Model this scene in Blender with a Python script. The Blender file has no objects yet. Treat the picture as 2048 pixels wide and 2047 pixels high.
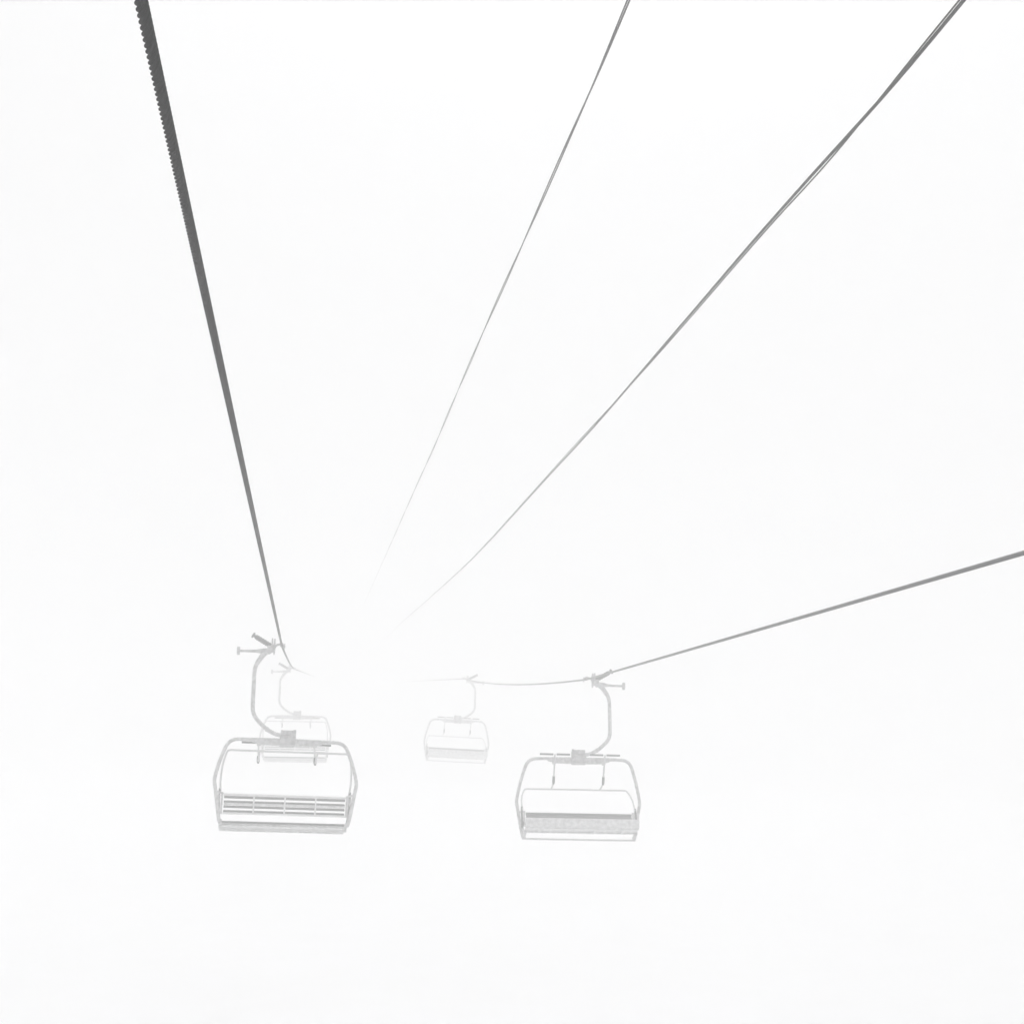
# Chairlift in thick fog: four empty chairs on two haul ropes, two twin signal cables overhead, snow slope below.
import bpy, math, random
from mathutils import Vector, Matrix, noise

random.seed(7)
sc = bpy.context.scene
col = sc.collection
PI = math.pi

# ------------------------------------------------------------------ camera
F = 3000.0 / 2048.0            # focal length over picture width
PITCH, YAW = math.radians(25.0), math.radians(7.0)
CAM = Vector((0, 0, 0))
Rm = Matrix.Rotation(-YAW, 3, 'Z') @ Matrix.Rotation(PI / 2 + PITCH, 3, 'X')
cd = bpy.data.cameras.new('camera')
cam = bpy.data.objects.new('camera', cd)
col.objects.link(cam)
cam.location = CAM
cam.rotation_euler = Rm.to_euler()
cd.sensor_fit = 'HORIZONTAL'
cd.sensor_width = 36.0
cd.lens = 36.0 * F
cd.clip_start = 0.05
cd.clip_end = 2000
sc.camera = cam


def at(px, py, d):
    """A point seen at (px, py) of the 2048 px photograph, d metres deep."""
    v = Vector(((px - 1024) / 3000.0 * d, -(py - 1023.5) / 3000.0 * d, -d))
    return CAM + Rm @ v


# ------------------------------------------------------------------ materials
def mat(name, base, rough=0.5, metal=0.0, var=0.25, scale=6.0, spec=0.5, bump=0.0):
    m = bpy.data.materials.new(name)
    m.use_nodes = True
    nt = m.node_tree
    b = nt.nodes['Principled BSDF']
    b.inputs['Roughness'].default_value = rough
    b.inputs['Metallic'].default_value = metal
    b.inputs['Specular IOR Level'].default_value = spec
    tc = nt.nodes.new('ShaderNodeTexCoord')
    n = nt.nodes.new('ShaderNodeTexNoise')
    n.inputs['Scale'].default_value = scale
    n.inputs['Detail'].default_value = 5
    r = nt.nodes.new('ShaderNodeValToRGB')
    lo, hi = base * (1 - var), base * (1 + var)
    r.color_ramp.elements[0].position = 0.3
    r.color_ramp.elements[1].position = 0.7
    r.color_ramp.elements[0].color = (lo, lo, lo, 1)
    r.color_ramp.elements[1].color = (hi, hi, hi * 1.01, 1)
    nt.links.new(tc.outputs['Object'], n.inputs['Vector'])
    nt.links.new(n.outputs['Fac'], r.inputs['Fac'])
    nt.links.new(r.outputs['Color'], b.inputs['Base Color'])
    if bump:
        bp = nt.nodes.new('ShaderNodeBump')
        bp.inputs['Strength'].default_value = bump
        nt.links.new(n.outputs['Fac'], bp.inputs['Height'])
        nt.links.new(bp.outputs['Normal'], b.inputs['Normal'])
    return m


M = {
    'rope': mat('greased_steel_rope', 0.006, 0.7, 0.0, 0.4, 30, 0.08),
    'dryrope': mat('dry_steel_rope', 0.035, 0.5, 0.0, 0.4, 30, 0.4),
    'sheath': mat('grey_cable_sheath', 0.02, 0.6, 0.0, 0.3, 12, 0.3),
    'wire': mat('black_cable_sheath', 0.012, 0.6, 0.0, 0.3, 12, 0.3),
    'steel': mat('galvanised_steel', 0.38, 0.5, 0.2, 0.4, 14, 0.5),
    'frame': mat('grey_painted_tube', 0.46, 0.5, 0.0, 0.32, 16, 0.4),
    'thin': mat('pale_steel_tube', 0.50, 0.5, 0.0, 0.12, 8, 0.4),
    'rubber': mat('black_rubber', 0.012, 0.8, 0.0, 0.3, 10, 0.2),
    'dark': mat('black_seat_cushion', 0.010, 0.75, 0.0, 0.35, 7, 0.25),
    'pan': mat('grey_sheet_metal', 0.60, 0.55, 0.0, 0.24, 14, 0.4),
    'rail': mat('pale_backrest_rail', 0.68, 0.5, 0.0, 0.1, 8, 0.4),
}

snow = mat('snow', 0.88, 0.7, 0.0, 0.03, 0.6, 0.3, 0.25)


# ------------------------------------------------------------------ mesh helpers
class MB:
    def __init__(self):
        self.v, self.f, self.smooth = [], [], []

    def add(self, vs, fs, smooth=False):
        o = len(self.v)
        self.v += [tuple(p) for p in vs]
        self.f += [tuple(i + o for i in q) for q in fs]
        self.smooth += [smooth] * len(fs)

    def tube(self, pts, r, n=12, cap=True):
        pts = [Vector(p) for p in pts]
        rs = r if isinstance(r, (list, tuple)) else [r] * len(pts)
        k = len(pts)
        tang = [(pts[min(i + 1, k - 1)] - pts[max(i - 1, 0)]).normalized() for i in range(k)]
        ref = Vector((0, 0, 1)) if abs(tang[0].z) < 0.9 else Vector((0, 1, 0))
        u = tang[0].cross(ref).normalized()
        vs, fs = [], []
        for i in range(k):
            u = (u - tang[i] * u.dot(tang[i])).normalized()
            w = tang[i].cross(u)
            for j in range(n):
                a = 2 * PI * j / n
                vs.append(pts[i] + (u * math.cos(a) + w * math.sin(a)) * rs[i])
        for i in range(k - 1):
            for j in range(n):
                a, b = i * n + j, i * n + (j + 1) % n
                fs.append((a, b, b + n, a + n))
        self.add(vs, fs, True)
        if cap:
            self.add(vs[:n], [tuple(range(n))[::-1]])
            self.add(vs[-n:], [tuple(range(n))])

    def box(self, c, s, bev=0.006, rot=None):
        """Bevelled box: chamfered in all directions."""
        c = Vector(c)
        hx, hy, hz = s[0] / 2, s[1] / 2, s[2] / 2
        b = min(bev, hx * .9, hy * .9, hz * .9)
        import bmesh
        bm = bmesh.new()
        bmesh.ops.create_cube(bm, size=1)
        for v in bm.verts:
            v.co = Vector((v.co.x * 2 * hx, v.co.y * 2 * hy, v.co.z * 2 * hz))
        bmesh.ops.bevel(bm, geom=bm.edges[:], offset=b, segments=2, affect='EDGES', profile=0.5)
        bm.verts.ensure_lookup_table()
        vs = [(rot @ v.co if rot else v.co) + c for v in bm.verts]
        fs = [[v.index for v in f.verts] for f in bm.faces]
        bm.free()
        self.add(vs, fs)

    def prism_x(self, prof, x0, x1, smooth=False):
        """Extrude a closed (y, z) outline along x."""
        n = len(prof)
        vs = [(x0, y, z) for y, z in prof] + [(x1, y, z) for y, z in prof]
        fs = [(i, (i + 1) % n, (i + 1) % n + n, i + n) for i in range(n)]
        self.add(vs, fs, smooth)
        self.add([(x0, y, z) for y, z in prof], [tuple(range(n))[::-1]])
        self.add([(x1, y, z) for y, z in prof], [tuple(range(n))])

    def build(self, name, m, parent=None):
        me = bpy.data.meshes.new(name)
        me.from_pydata(self.v, [], self.f)
        me.polygons.foreach_set('use_smooth', self.smooth)
        me.materials.append(m)
        me.update()
        import bmesh
        bm = bmesh.new()
        bm.from_mesh(me)
        bmesh.ops.recalc_face_normals(bm, faces=bm.faces[:])
        bm.to_mesh(me)
        bm.free()
        o = bpy.data.objects.new(name, me)
        col.objects.link(o)
        if parent:
            o.parent = parent
        return o


def curve(pts, sub=6):
    """Catmull-Rom through the points."""
    pts = [Vector(p) for p in pts]
    q = [pts[0] * 2 - pts[1]] + pts + [pts[-1] * 2 - pts[-2]]
    out = []
    for i in range(1, len(q) - 2):
        a, b, c, d = q[i - 1], q[i], q[i + 1], q[i + 2]
        for s in range(sub):
            t = s / sub
            out.append(0.5 * ((2 * b) + (c - a) * t + (2 * a - 5 * b + 4 * c - d) * t * t + (3 * b - a - 3 * c + d) * t ** 3))
    out.append(pts[-1])
    return out


def smooth_line(pts, step):
    """Smooth line through unevenly spaced points, resampled about every step metres."""
    pts = [Vector(p) for p in pts]
    n = len(pts)
    t = [0.0]
    for a, b in zip(pts, pts[1:]):
        t.append(t[-1] + (b - a).length)
    m = []
    for i in range(n):
        if i in (0, n - 1):
            a, b = (0, 1) if i == 0 else (n - 2, n - 1)
            m.append((pts[b] - pts[a]) / (t[b] - t[a]))
        else:
            h0, h1 = t[i] - t[i - 1], t[i + 1] - t[i]
            m.append(((pts[i] - pts[i - 1]) / h0 * h1 + (pts[i + 1] - pts[i]) / h1 * h0) / (h0 + h1))
    out = []
    for i in range(n - 1):
        h = t[i + 1] - t[i]
        k = max(1, int(h / step))
        for j in range(k):
            u = j / k
            out.append(pts[i] * (2 * u ** 3 - 3 * u * u + 1) + m[i] * h * (u ** 3 - 2 * u * u + u)
                       + pts[i + 1] * (3 * u * u - 2 * u ** 3) + m[i + 1] * h * (u ** 3 - u * u))
    out.append(pts[-1])
    return out


def tag(o, label=None, cat=None, group=None, kind=None):
    for k, v in (('label', label), ('category', cat), ('group', group), ('kind', kind)):
        if v:
            o[k] = v
    return o


def empty(name, loc):
    o = bpy.data.objects.new(name, None)
    o.empty_display_size = 0.3
    col.objects.link(o)
    o.location = loc
    return o


def copy_tree(o, parent=None):
    c = o.copy()
    col.objects.link(c)
    if parent:
        c.parent = parent
    for ch in list(o.children):
        copy_tree(ch, c)
    return c


# ------------------------------------------------------------------ the chair
# origin where the jaw holds the rope; +y = the way the chair faces, x to its right, z up
XC = 0.18           # the seat hangs this far inside the rope
PV = -2.64          # height of the backrest top / bar hinges
YT = 0.14           # the hanger leans forward, so the top bar is this far ahead of the rope


def make_chair():
    root = empty('chairlift_chair', (0, 0, 0))
    # hanger: the bowed tube from the grip to the suspension block
    b = MB()
    pts = [(-.20, 0, -.085), (-.288, 0, -.132), (-.364, 0, -.235), (-.425, 0, -.345), (-.449, 0, -.46), (-.449, 0, -.65),
           (-.446, 0, -.96), (-.44, 0, -1.12), (-.40, 0, -1.235), (-.29, 0, -1.36), (-.16, 0, -1.462), (-.03, 0, -1.525), (.06, 0, -1.545)]
    c = curve([(x, YT * z / -1.6, z * 1.018) for x, _, z in pts], 5)
    rs = [.036 + .020 * max(0, 1 - i / 16.0) for i in range(len(c))]
    b.tube(c, rs, 14)
    for p in (12, len(c) - 12):
        b.tube([c[p], c[p + 1]], .043, 14)
    h = b.build('hanger_arm', M['frame'], root)
    # grip on the rope
    b = MB()
    b.tube(curve([(-.14, 0, -.055), (-.10, 0, .01), (-.05, 0, .034), (0, 0, .034), (.035, 0, .01), (.04, 0, -.02)], 4), [.02] * 21, 10)
    b.box((-.01, 0, .028), (.05, .16, .03), .01)
    b.box((.045, 0, .0), (.022, .10, .075), .006)
    b.box((-.130, 0, -.015), (.028, .16, .25), .008)
    b.box((-.172, 0, .055), (.026, .12, .14), .008)
    b.box((-.19, 0, -.06), (.13, .13, .10), .02)
    b.tube([(-.15, -.10, -.03), (-.15, .10, -.03)], .03, 12)
    g = b.build('rope_grip', M['steel'], root)
    b = MB()
    d0, d1 = Vector((-.20, 0, .0)), Vector((-.465, 0, .155))
    b.tube([d0, d1], .040, 14)
    for t in (0.1, .25, .4, .55, .7, .85):
        q = d0.lerp(d1, t)
        b.tube([q - (d1 - d0) * .02, q + (d1 - d0) * .02], .046, 14)
    b.tube([d1, d1 + (d1 - d0) * .12], .025, 12)
    e = d1 + (d1 - d0) * .16
    b.tube([e - (d1 - d0) * .04, e + (d1 - d0) * .04], .05, 14)
    b.build('grip_spring', M['rubber'], g)
    b = MB()
    b.tube([(-.20, 0, -.10), (-.34, 0, -.105), (-.45, 0, -.112), (-.75, 0, -.12)], [.055, .045, .026, .021], 12)
    b.build('roller_axle', M['steel'], g)
    b = MB()
    b.tube([(-.775, 0, -.12), (-.765, 0, -.12), (-.73, 0, -.12), (-.72, 0, -.12)], [.060, .074, .074, .060], 20)
    b.build('guide_roller', M['steel'], g)
    # suspension block
    b = MB()
    b.box((XC, YT, -1.685), (.27, .22, .13), .012)
    b.box((XC - .005, YT, -1.56), (.235, .16, .13), .014)
    b.box((XC + .115, YT, -1.575), (.05, .20, .17), .01)
    b.box((XC - .06, YT - .085, -1.56), (.05, .03, .05), .006)
    b.tube([(XC, YT - .13, -1.56), (XC, YT + .13, -1.56)], .035, 12)
    b.build('suspension_block', M['steel'], root)
    # main frame: top bar and both bowed sides
    half = [(.45, -1.658), (.80, -1.664), (.90, -1.678), (.975, -1.722), (1.025, -1.80), (1.068, -1.925), (1.12, -2.10), (1.165, -2.30), (1.187, -2.45),
            (1.165, -2.59), (1.13, -2.79), (1.095, -3.0), (1.066, -3.13), (1.045, -3.165)]

    def yy(z):
        t = max(0, min(1, (-1.66 - z) / 1.5))
        return YT + (-.28 * math.sin(t * PI * .62) if t < .8 else -.28 + .30 * (t - .8))
    pts = [(XC - x, yy(z), z) for x, z in reversed(half)] + [(XC, YT, -1.655)] + [(XC + x, yy(z), z) for x, z in half]
    b = MB()
    b.tube(curve(pts, 4), .031, 14)
    for s in (-1, 1):      # brackets to the backrest and feet at the seat
        b.tube([(XC + s * 1.16, -.12, PV + .0), (XC + s * 1.03, -.04, PV - .02)], .019, 10)
        b.tube(curve([(XC + s * 1.10, -.05, PV - .04), (XC + s * 1.085, .02, PV - .2), (XC + s * 1.075, .16, PV - .43)], 4), .016, 10)
        b.box((XC + s * 1.045, .12, -3.13), (.05, .44, .06), .01)
    b.build('frame', M['frame'], root)
    # stiffener welded under the top bar, tapering to both ends
    b = MB()
    n = 4
    sec = [(-.60, -1.68, .020), (-.42, -1.698, .045), (0, -1.702, .05), (.42, -1.698, .045), (.60, -1.68, .020)]
    vs, fs = [], []
    for x, z, hh in sec:
        vs += [(XC + x, YT - .04, z - hh), (XC + x, YT + .04, z - hh), (XC + x, YT + .04, z + hh), (XC + x, YT - .04, z + hh)]
    for i in range(len(sec) - 1):
        for j in range(4):
            a, c2 = i * 4 + j, i * 4 + (j + 1) % 4
            fs.append((a, c2, c2 + 4, a + 4))
    fs += [(3, 2, 1, 0), (16, 17, 18, 19)]
    b.add(vs, fs)
    for s in (-1, 1):
        b.box((XC + s * .48, YT, -1.737), (.07, .10, .05), .01)
    b.build('crossbeam', M['frame'], root)
    # backrest: dark boards like louvres, pale rails, three dividers, end plates
    bk = empty('backrest_holder', (0, 0, 0))
    top, bot = (-.05, PV - .03), (.08, PV - .325)

    def on(t):
        return top[0] + (bot[0] - top[0]) * t, top[1] + (bot[1] - top[1]) * t
    b = MB()
    for t in (.155, .395, .645, .885):
        y, z = on(t)
        a = math.radians(27)
        b.box((XC, y + .02, z + .004), (2.02, .066, .030), .006, Matrix.Rotation(a, 3, 'X'))
    back = b.build('backrest', M['dark'], root)
    bpy.data.objects.remove(bk)
    b = MB()
    for t, hh in ((.045, .04), (1.0, .034)):
        y, z = on(t)
        b.box((XC, y - .02, z), (2.04, .03, hh), .008)
    for x in (-.515, 0, .515):
        y, z = on(.52)
        yt, zt = on(.08)
        yb, zb = on(.97)
        b.tube([(XC + x, yt - .045, zt), (XC + x, yb - .045, zb)], .014, 8)
    b.build('backrest_frame', M['rail'], back)
    b = MB()
    y, z = on(.52)
    b.box((XC, y - .022, z), (2.02, .010, .040), .004)
    b.build('backrest_panel', M['pan'], back)
    for s in (-1, 1):
        b = MB()
        yt, zt = on(.03)
        yb, zb = on(1.0)
        b.prism_x([(yt - .05, zt), (yt + .04, zt), (yb + .07, zb), (yb - .03, zb)], XC + s * 1.045 - .018, XC + s * 1.045 + .018)
        b.build('backrest_end', M['frame'], back)
    # seat: black cushion on a sheet metal pan with a rolled front lip
    b = MB()
    b.prism_x([(y + .25, z - .008) for y, z in ((-.03, -3.05), (.10, -3.045), (.30, -3.02), (.42, -2.985), (.455, -3.0), (.46, -3.05), (.42, -3.082), (.20, -3.075), (.0, -3.088), (-.035, -3.085))],
              XC - 1.05, XC + 1.05)
    seat = b.build('seat', M['dark'], root)
    b = MB()
    b.prism_x([(y + .25, z - .008) for y, z in ((-.03, -3.0915), (.20, -3.096), (.43, -3.106), (.475, -3.08), (.482, -3.0), (.475, -2.945), (.463, -2.945), (.468, -3.0),
               (.464, -3.072), (.425, -3.088), (.20, -3.083), (-.03, -3.0895))], XC - 1.06, XC + 1.06)
    for x in (-.78, -.26, .26, .78):
        b.box((XC + x, .46, -3.116), (.045, .40, .024), .005)
    b.tube([(XC - 1.05, .27, -3.118), (XC + 1.05, .27, -3.118)], .016, 10)
    b.tube([(XC - 1.05, .64, -3.124), (XC + 1.05, .64, -3.124)], .014, 10)
    b.build('seat_pan', M['pan'], seat)
    # side armrests: dark tapering plates
    for s in (-1, 1):
        b = MB()
        b.prism_x([(-.06, PV + .065), (-.025, PV + .075), (.04, PV - .10), (.16, PV - .24), (.38, PV - .32), (.38, PV - .38), (.15, PV - .38), (.02, PV - .30), (-.03, PV - .1)],
                  XC + s * 1.09 - .016, XC + s * 1.09 + .016)
        b.build('armrest', M['dark'], root)
    # lower bow behind and under the seat
    b = MB()
    p = []
    for s in (-1, 1):
        q = [(XC + s * 1.035, .15, -3.13), (XC + s * 1.045, .12, -3.165), (XC + s * 1.025, .1, -3.195), (XC + s * .97, .1, -3.207)]
        p += q if s < 0 else q[::-1]
    b.tube(curve(p[:4] + [(XC, .1, -3.21)] + p[4:], 6), .018, 10)
    b.build('lower_bow', M['thin'], root)
    # restraint bar, swung up: bow over the backrest, two arms, split footrests
    b = MB()
    L = [(1.075, .0, PV + .02), (1.085, -.18, PV + .17), (1.07, -.38, PV + .36), (1.03, -.53, PV + .50), (1.0, -.585, PV + .555), (.95, -.60, PV + .57), (.80, -.60, PV + .57)]
    pts = [(XC - x, y, z) for x, y, z in L] + [(XC, -.60, PV + .572)] + [(XC + x, y, z) for x, y, z in reversed(L)]
    b.tube(curve(pts, 5), .0165, 10)
    FZ, FY = PV + .995, .39
    for s in (-1, 1):
        x = XC + s * .48
        b.tube(curve([(x, -.60, PV + .57), (x, -.32, PV + .555), (x, -.04, PV + .55), (x, .02, PV + .60), (x, .18, PV + .78), (x, FY, FZ)], 5), .0165, 10)
    rb = b.build('restraint_bar', M['thin'], root)
    for s in (-1, 1):
        x = XC + s * .48
        b = MB()
        b.tube([(x, -.03, PV + .525), (x, -.005, PV + .56), (x, .06, PV + .655), (x, .07, PV + .67)], [.016, .026, .024, .016], 12)
        b.build('bar_handle', M['rubber'], rb)
        b = MB()
        for q in (-1, 1):
            b.tube([(x + q * .03, FY, FZ), (x + q * .035, FY, FZ), (x + q * .285, FY, FZ), (x + q * .29, FY, FZ)], [.012, .019, .019, .012], 12)
        b.build('footrest', M['rubber'], rb)
    return root


RES = 'empty chairs hanging in the fog'
# grip positions on the ropes: (px, py, depth)
C1, C2, C3, C4 = (564, 1292, 26.4), (1172, 1358.5, 29.8), (588, 1337, 52.0), (927, 1357, 56.0)
chair = make_chair()
spec = [
    (C1, 4, -0.9, 'largest empty chair, seen from behind with slatted backrest, hung from the thick black rope'),
    (C2, 176, -0.3, 'empty chair facing the viewer, hung from the rope that leaves at the right edge'),
    (C3, -2, -0.5, 'very faint empty chair hidden in the fog just behind the slatted backrest chair'),
    (C4, 181, -0.8, 'ghostly fogged chair alone in the middle, at the fading end of the right rope'),
]
for i, (g, rz, sw, lab) in enumerate(spec):
    o = chair if i == 0 else copy_tree(chair)
    o.location = at(*g)
    o.rotation_euler = (0, math.radians(sw), math.radians(rz))
    tag(o, lab, 'chairlift chair', RES)


# ------------------------------------------------------------------ haul ropes (six strands laid round each other)
def strand_r(a, R):
    """Outline of six round strands touching each other, at angle a."""
    s = (a + PI / 6) % (PI / 3) - PI / 6
    c, r = R * 2 / 3, R / 3 * 1.04
    return c * math.cos(s) + math.sqrt(max(r * r - (c * math.sin(s)) ** 2, 0))


def rope(name, pts, R, fine_to, m, lay=0.215):
    """Laid rope along the polyline; fully modelled strands out to fine_to metres from the camera."""
    pts = [Vector(p) for p in pts]
    n = 36
    samples = []
    dist = 0.0
    for a, b in zip(pts, pts[1:]):
        L = (b - a).length
        t = 0.0
        while t < L - 1e-6:
            p = a.lerp(b, t / L)
            samples.append((p, dist + t))
            t += .009 if (p - CAM).length < fine_to else (.03 if (p - CAM).length < fine_to * 1.0 + 6 else .4)
        dist += L
    samples.append((pts[-1], dist))
    b = MB()
    k = len(samples)
    vs, fs = [], []
    up = Vector((0, 0, 1))
    tw = 0.0
    for i in range(k):
        tg = (samples[min(i + 1, k - 1)][0] - samples[max(i - 1, 0)][0]).normalized()
        u = tg.cross(up).normalized()
        w = tg.cross(u)
        p, s = samples[i]
        far = max(0.0, min(1.0, ((p - CAM).length - fine_to) / 1.0))
        if i:
            tw += 2 * PI * (s - samples[i - 1][1]) / lay * (1 - far)
        for j in range(n):
            a = 2 * PI * j / n + tw
            r = strand_r(2 * PI * j / n, R) * (1 - far) + R * .93 * far
            vs.append(p + (u * math.cos(a) + w * math.sin(a)) * r)
    # once the strands have blended into a plain round section the twist no longer matters
    for i in range(k - 1):
        for j in range(n):
            q, e = i * n + j, i * n + (j + 1) % n
            fs.append((q, e, e + n, q + n))
    b.add(vs, fs, True)
    return b.build(name, m)


R_ = 0.0195
g1, g3, g2, g4 = at(*C1), at(*C3), at(*C2), at(*C4)
a0 = at(281.5, 0, 4.1)
dirA = (a0 - g1).normalized()
up_dir = Vector((0, math.cos(math.radians(18.3)), math.sin(math.radians(18.3))))


def sag(a, b, s, n=10):
    return [a.lerp(b, i / n) - Vector((0, 0, s * 4 * (i / n) * (1 - i / n))) for i in range(n + 1)]


ptsA = [a0 + dirA * 7.0, a0, g1] + sag(g1, g3, .06)[1:] + [g3 + up_dir * 55]
d0 = at(2048, 1105, 10.5)
dirD = (d0 - g2).normalized()
ptsD = [d0 + dirD * 14.0, d0, g2] + sag(g2, g4, .16)[1:] + [g4 + up_dir * 52]
oA = rope('haul_rope', ptsA, R_, 24.0, M['rope'])
tag(oA, 'thick black stranded rope dropping from the top edge, darkest of all the lines', 'rope', 'haul ropes carrying the chairs')
oD = rope('haul_rope', ptsD, R_ * .95, 26.0, M['dryrope'])
tag(oD, 'grey stranded steel rope crossing from the right edge to the chair facing the viewer', 'rope', 'haul ropes carrying the chairs')


# ------------------------------------------------------------------ twin signal cables above the ropes
def ease(t):
    t = max(0.0, min(1.0, t))
    return t * t * (3 - 2 * t)


def twin(name, anchors, lat, vx, r1, r2, off, phase, label):
    """A messenger wire and a cable hung along each other, slowly turning round one another."""
    pts = [at(x, y, 3000.0 * lat / (x - vx)) for x, y in anchors]
    first = pts[0] + (pts[0] - pts[1]).normalized() * 16
    path = smooth_line([first, first.lerp(pts[0], .5)] + pts, .25)
    root = empty(name, first)
    s, out1, out2 = 0.0, [], []
    for i, p in enumerate(path):
        if i:
            s += (p - path[i - 1]).length
        tg = (path[min(i + 1, len(path) - 1)] - path[max(i - 1, 0)]).normalized()
        u = tg.cross(Vector((0, 0, 1))).normalized()
        w = u.cross(tg)
        d = max((p - CAM).dot(Rm @ Vector((0, 0, -1))), .5)
        a = phase(d)
        o = (u * math.cos(a) + w * math.sin(a)) * off
        out1.append(p + o * .35 - root.location)
        out2.append(p - o * .65 - root.location)
    b = MB()
    b.tube(out1, r1, 10)
    b.build('signal_line', M['sheath'], root)
    b = MB()
    b.tube(out2, r2, 8)
    b.build('messenger_wire', M['wire'], root)
    return tag(root, label, 'cable', 'twin signal cables overhead')


twin('signal_cable', [(1258, 0), (1203.5, 130), (1130, 295), (1040, 500), (955, 690), (874, 880), (820, 1000), (795, 1057), (757, 1142), (728, 1207)],
     2.3, 657, .0076, .0070, .0175, lambda d: (d - 11.5) / 4.5 * PI,
     'thin grey twin wire slanting down from the top edge, left of the thicker slanting pair')
twin('signal_cable', [(1925, 0), (1783, 172), (1510, 481), (1380, 632), (1200, 838), (1113, 933), (959, 1102), (865, 1190), (805, 1243), (772, 1276)],
     3.2, 690, .0106, .0052, .0225, lambda d: PI * ease((d - 8.0) / 3.3) + PI * ease((d - 13.7) / 10.3),
     'dark cable with a slim wire beside it, slanting down from the top right corner')


# ------------------------------------------------------------------ the snow slope
def snow_slope():
    import bmesh
    bm = bmesh.new()
    nx, ny = 60, 90
    sl = math.tan(math.radians(18.3))
    grid = []
    for j in range(ny + 1):
        row = []
        y = -45 + 185 * j / ny
        for i in range(nx + 1):
            x = -85 + 170 * i / nx
            z = -9.5 + y * sl + .8 * noise.noise(Vector((x * .03, y * .03, 1.3))) + .25 * noise.noise(Vector((x * .12, y * .12, 4.1)))
            row.append(bm.verts.new((x, y, z)))
        grid.append(row)
    for j in range(ny):
        for i in range(nx):
            f = bm.faces.new((grid[j][i], grid[j][i + 1], grid[j + 1][i + 1], grid[j + 1][i]))
            f.smooth = True
    me = bpy.data.meshes.new('snow_ground')
    bm.to_mesh(me)
    bm.free()
    me.materials.append(snow)
    o = bpy.data.objects.new('snow_ground', me)
    col.objects.link(o)
    tag(o, kind='structure')
    zs = [v.co.z for v in me.vertices]
    return min(zs), max(zs)


zlo, zhi = snow_slope()

# ------------------------------------------------------------------ the fog
DENSITY = 0.027
b = MB()
x0, x1, y0, y1, z0, z1 = -90, 90, -50, 145, zlo - 1.0, max(zhi, 42) + 2.0
b.add([(x0, y0, z0), (x1, y0, z0), (x1, y1, z0), (x0, y1, z0), (x0, y0, z1), (x1, y0, z1), (x1, y1, z1), (x0, y1, z1)],
      [(3, 2, 1, 0), (4, 5, 6, 7), (0, 1, 5, 4), (1, 2, 6, 5), (2, 3, 7, 6), (3, 0, 4, 7)])
fm = bpy.data.materials.new('fog_air')
fm.use_nodes = True
nt = fm.node_tree
nt.nodes.clear()
out = nt.nodes.new('ShaderNodeOutputMaterial')
pv = nt.nodes.new('ShaderNodeVolumePrincipled')
pv.inputs['Density'].default_value = DENSITY
pv.inputs['Density Attribute'].default_value = ''
pv.inputs['Color Attribute'].default_value = ''
pv.inputs['Temperature Attribute'].default_value = ''
pv.inputs['Color'].default_value = (.97, .97, .97, 1)
pv.inputs['Anisotropy'].default_value = 0.0
nt.links.new(pv.outputs['Volume'], out.inputs['Volume'])
fm.cycles.homogeneous_volume = True
hz = b.build('haze', fm)
tag(hz, kind='stuff')

# ------------------------------------------------------------------ light
EL, AZ = math.radians(73), math.radians(20)
w = bpy.data.worlds.new('World')
sc.world = w
w.use_nodes = True
nt = w.node_tree
bg = nt.nodes['Background']
sky = nt.nodes.new('ShaderNodeTexSky')
sky.sky_type = 'NISHITA'
sky.sun_disc = False
sky.sun_elevation = EL
sky.sun_rotation = AZ
sky.air_density = 1.0
sky.dust_density = 4.0
hs = nt.nodes.new('ShaderNodeHueSaturation')
hs.inputs['Saturation'].default_value = 0.0        # overcast: a colourless sky
nt.links.new(sky.outputs['Color'], hs.inputs['Color'])
nt.links.new(hs.outputs['Color'], bg.inputs['Color'])
bg.inputs['Strength'].default_value = 0.12
ld = bpy.data.lights.new('sun', 'SUN')
ld.energy = 1.0
ld.angle = math.radians(30)
ld.color = (1, 1, 1)
sun = bpy.data.objects.new('sun', ld)
col.objects.link(sun)
sd = Vector((math.sin(AZ) * math.cos(EL), math.cos(AZ) * math.cos(EL), math.sin(EL)))
sun.rotation_euler = sd.to_track_quat('Z', 'Y').to_euler()
sun.location = sd * 30

# ------------------------------------------------------------------ render settings
sc.render.engine = 'CYCLES'
cy = sc.cycles
cy.max_bounces = 10
cy.volume_bounces = 6
cy.diffuse_bounces = 4
cy.use_denoising = True
cy.denoiser = 'OPENIMAGEDENOISE'
cy.use_adaptive_sampling = False
sc.view_settings.view_transform = 'Standard'
sc.view_settings.look = 'None'
sc.view_settings.gamma = 1.0
sc.view_settings.exposure = 0.63
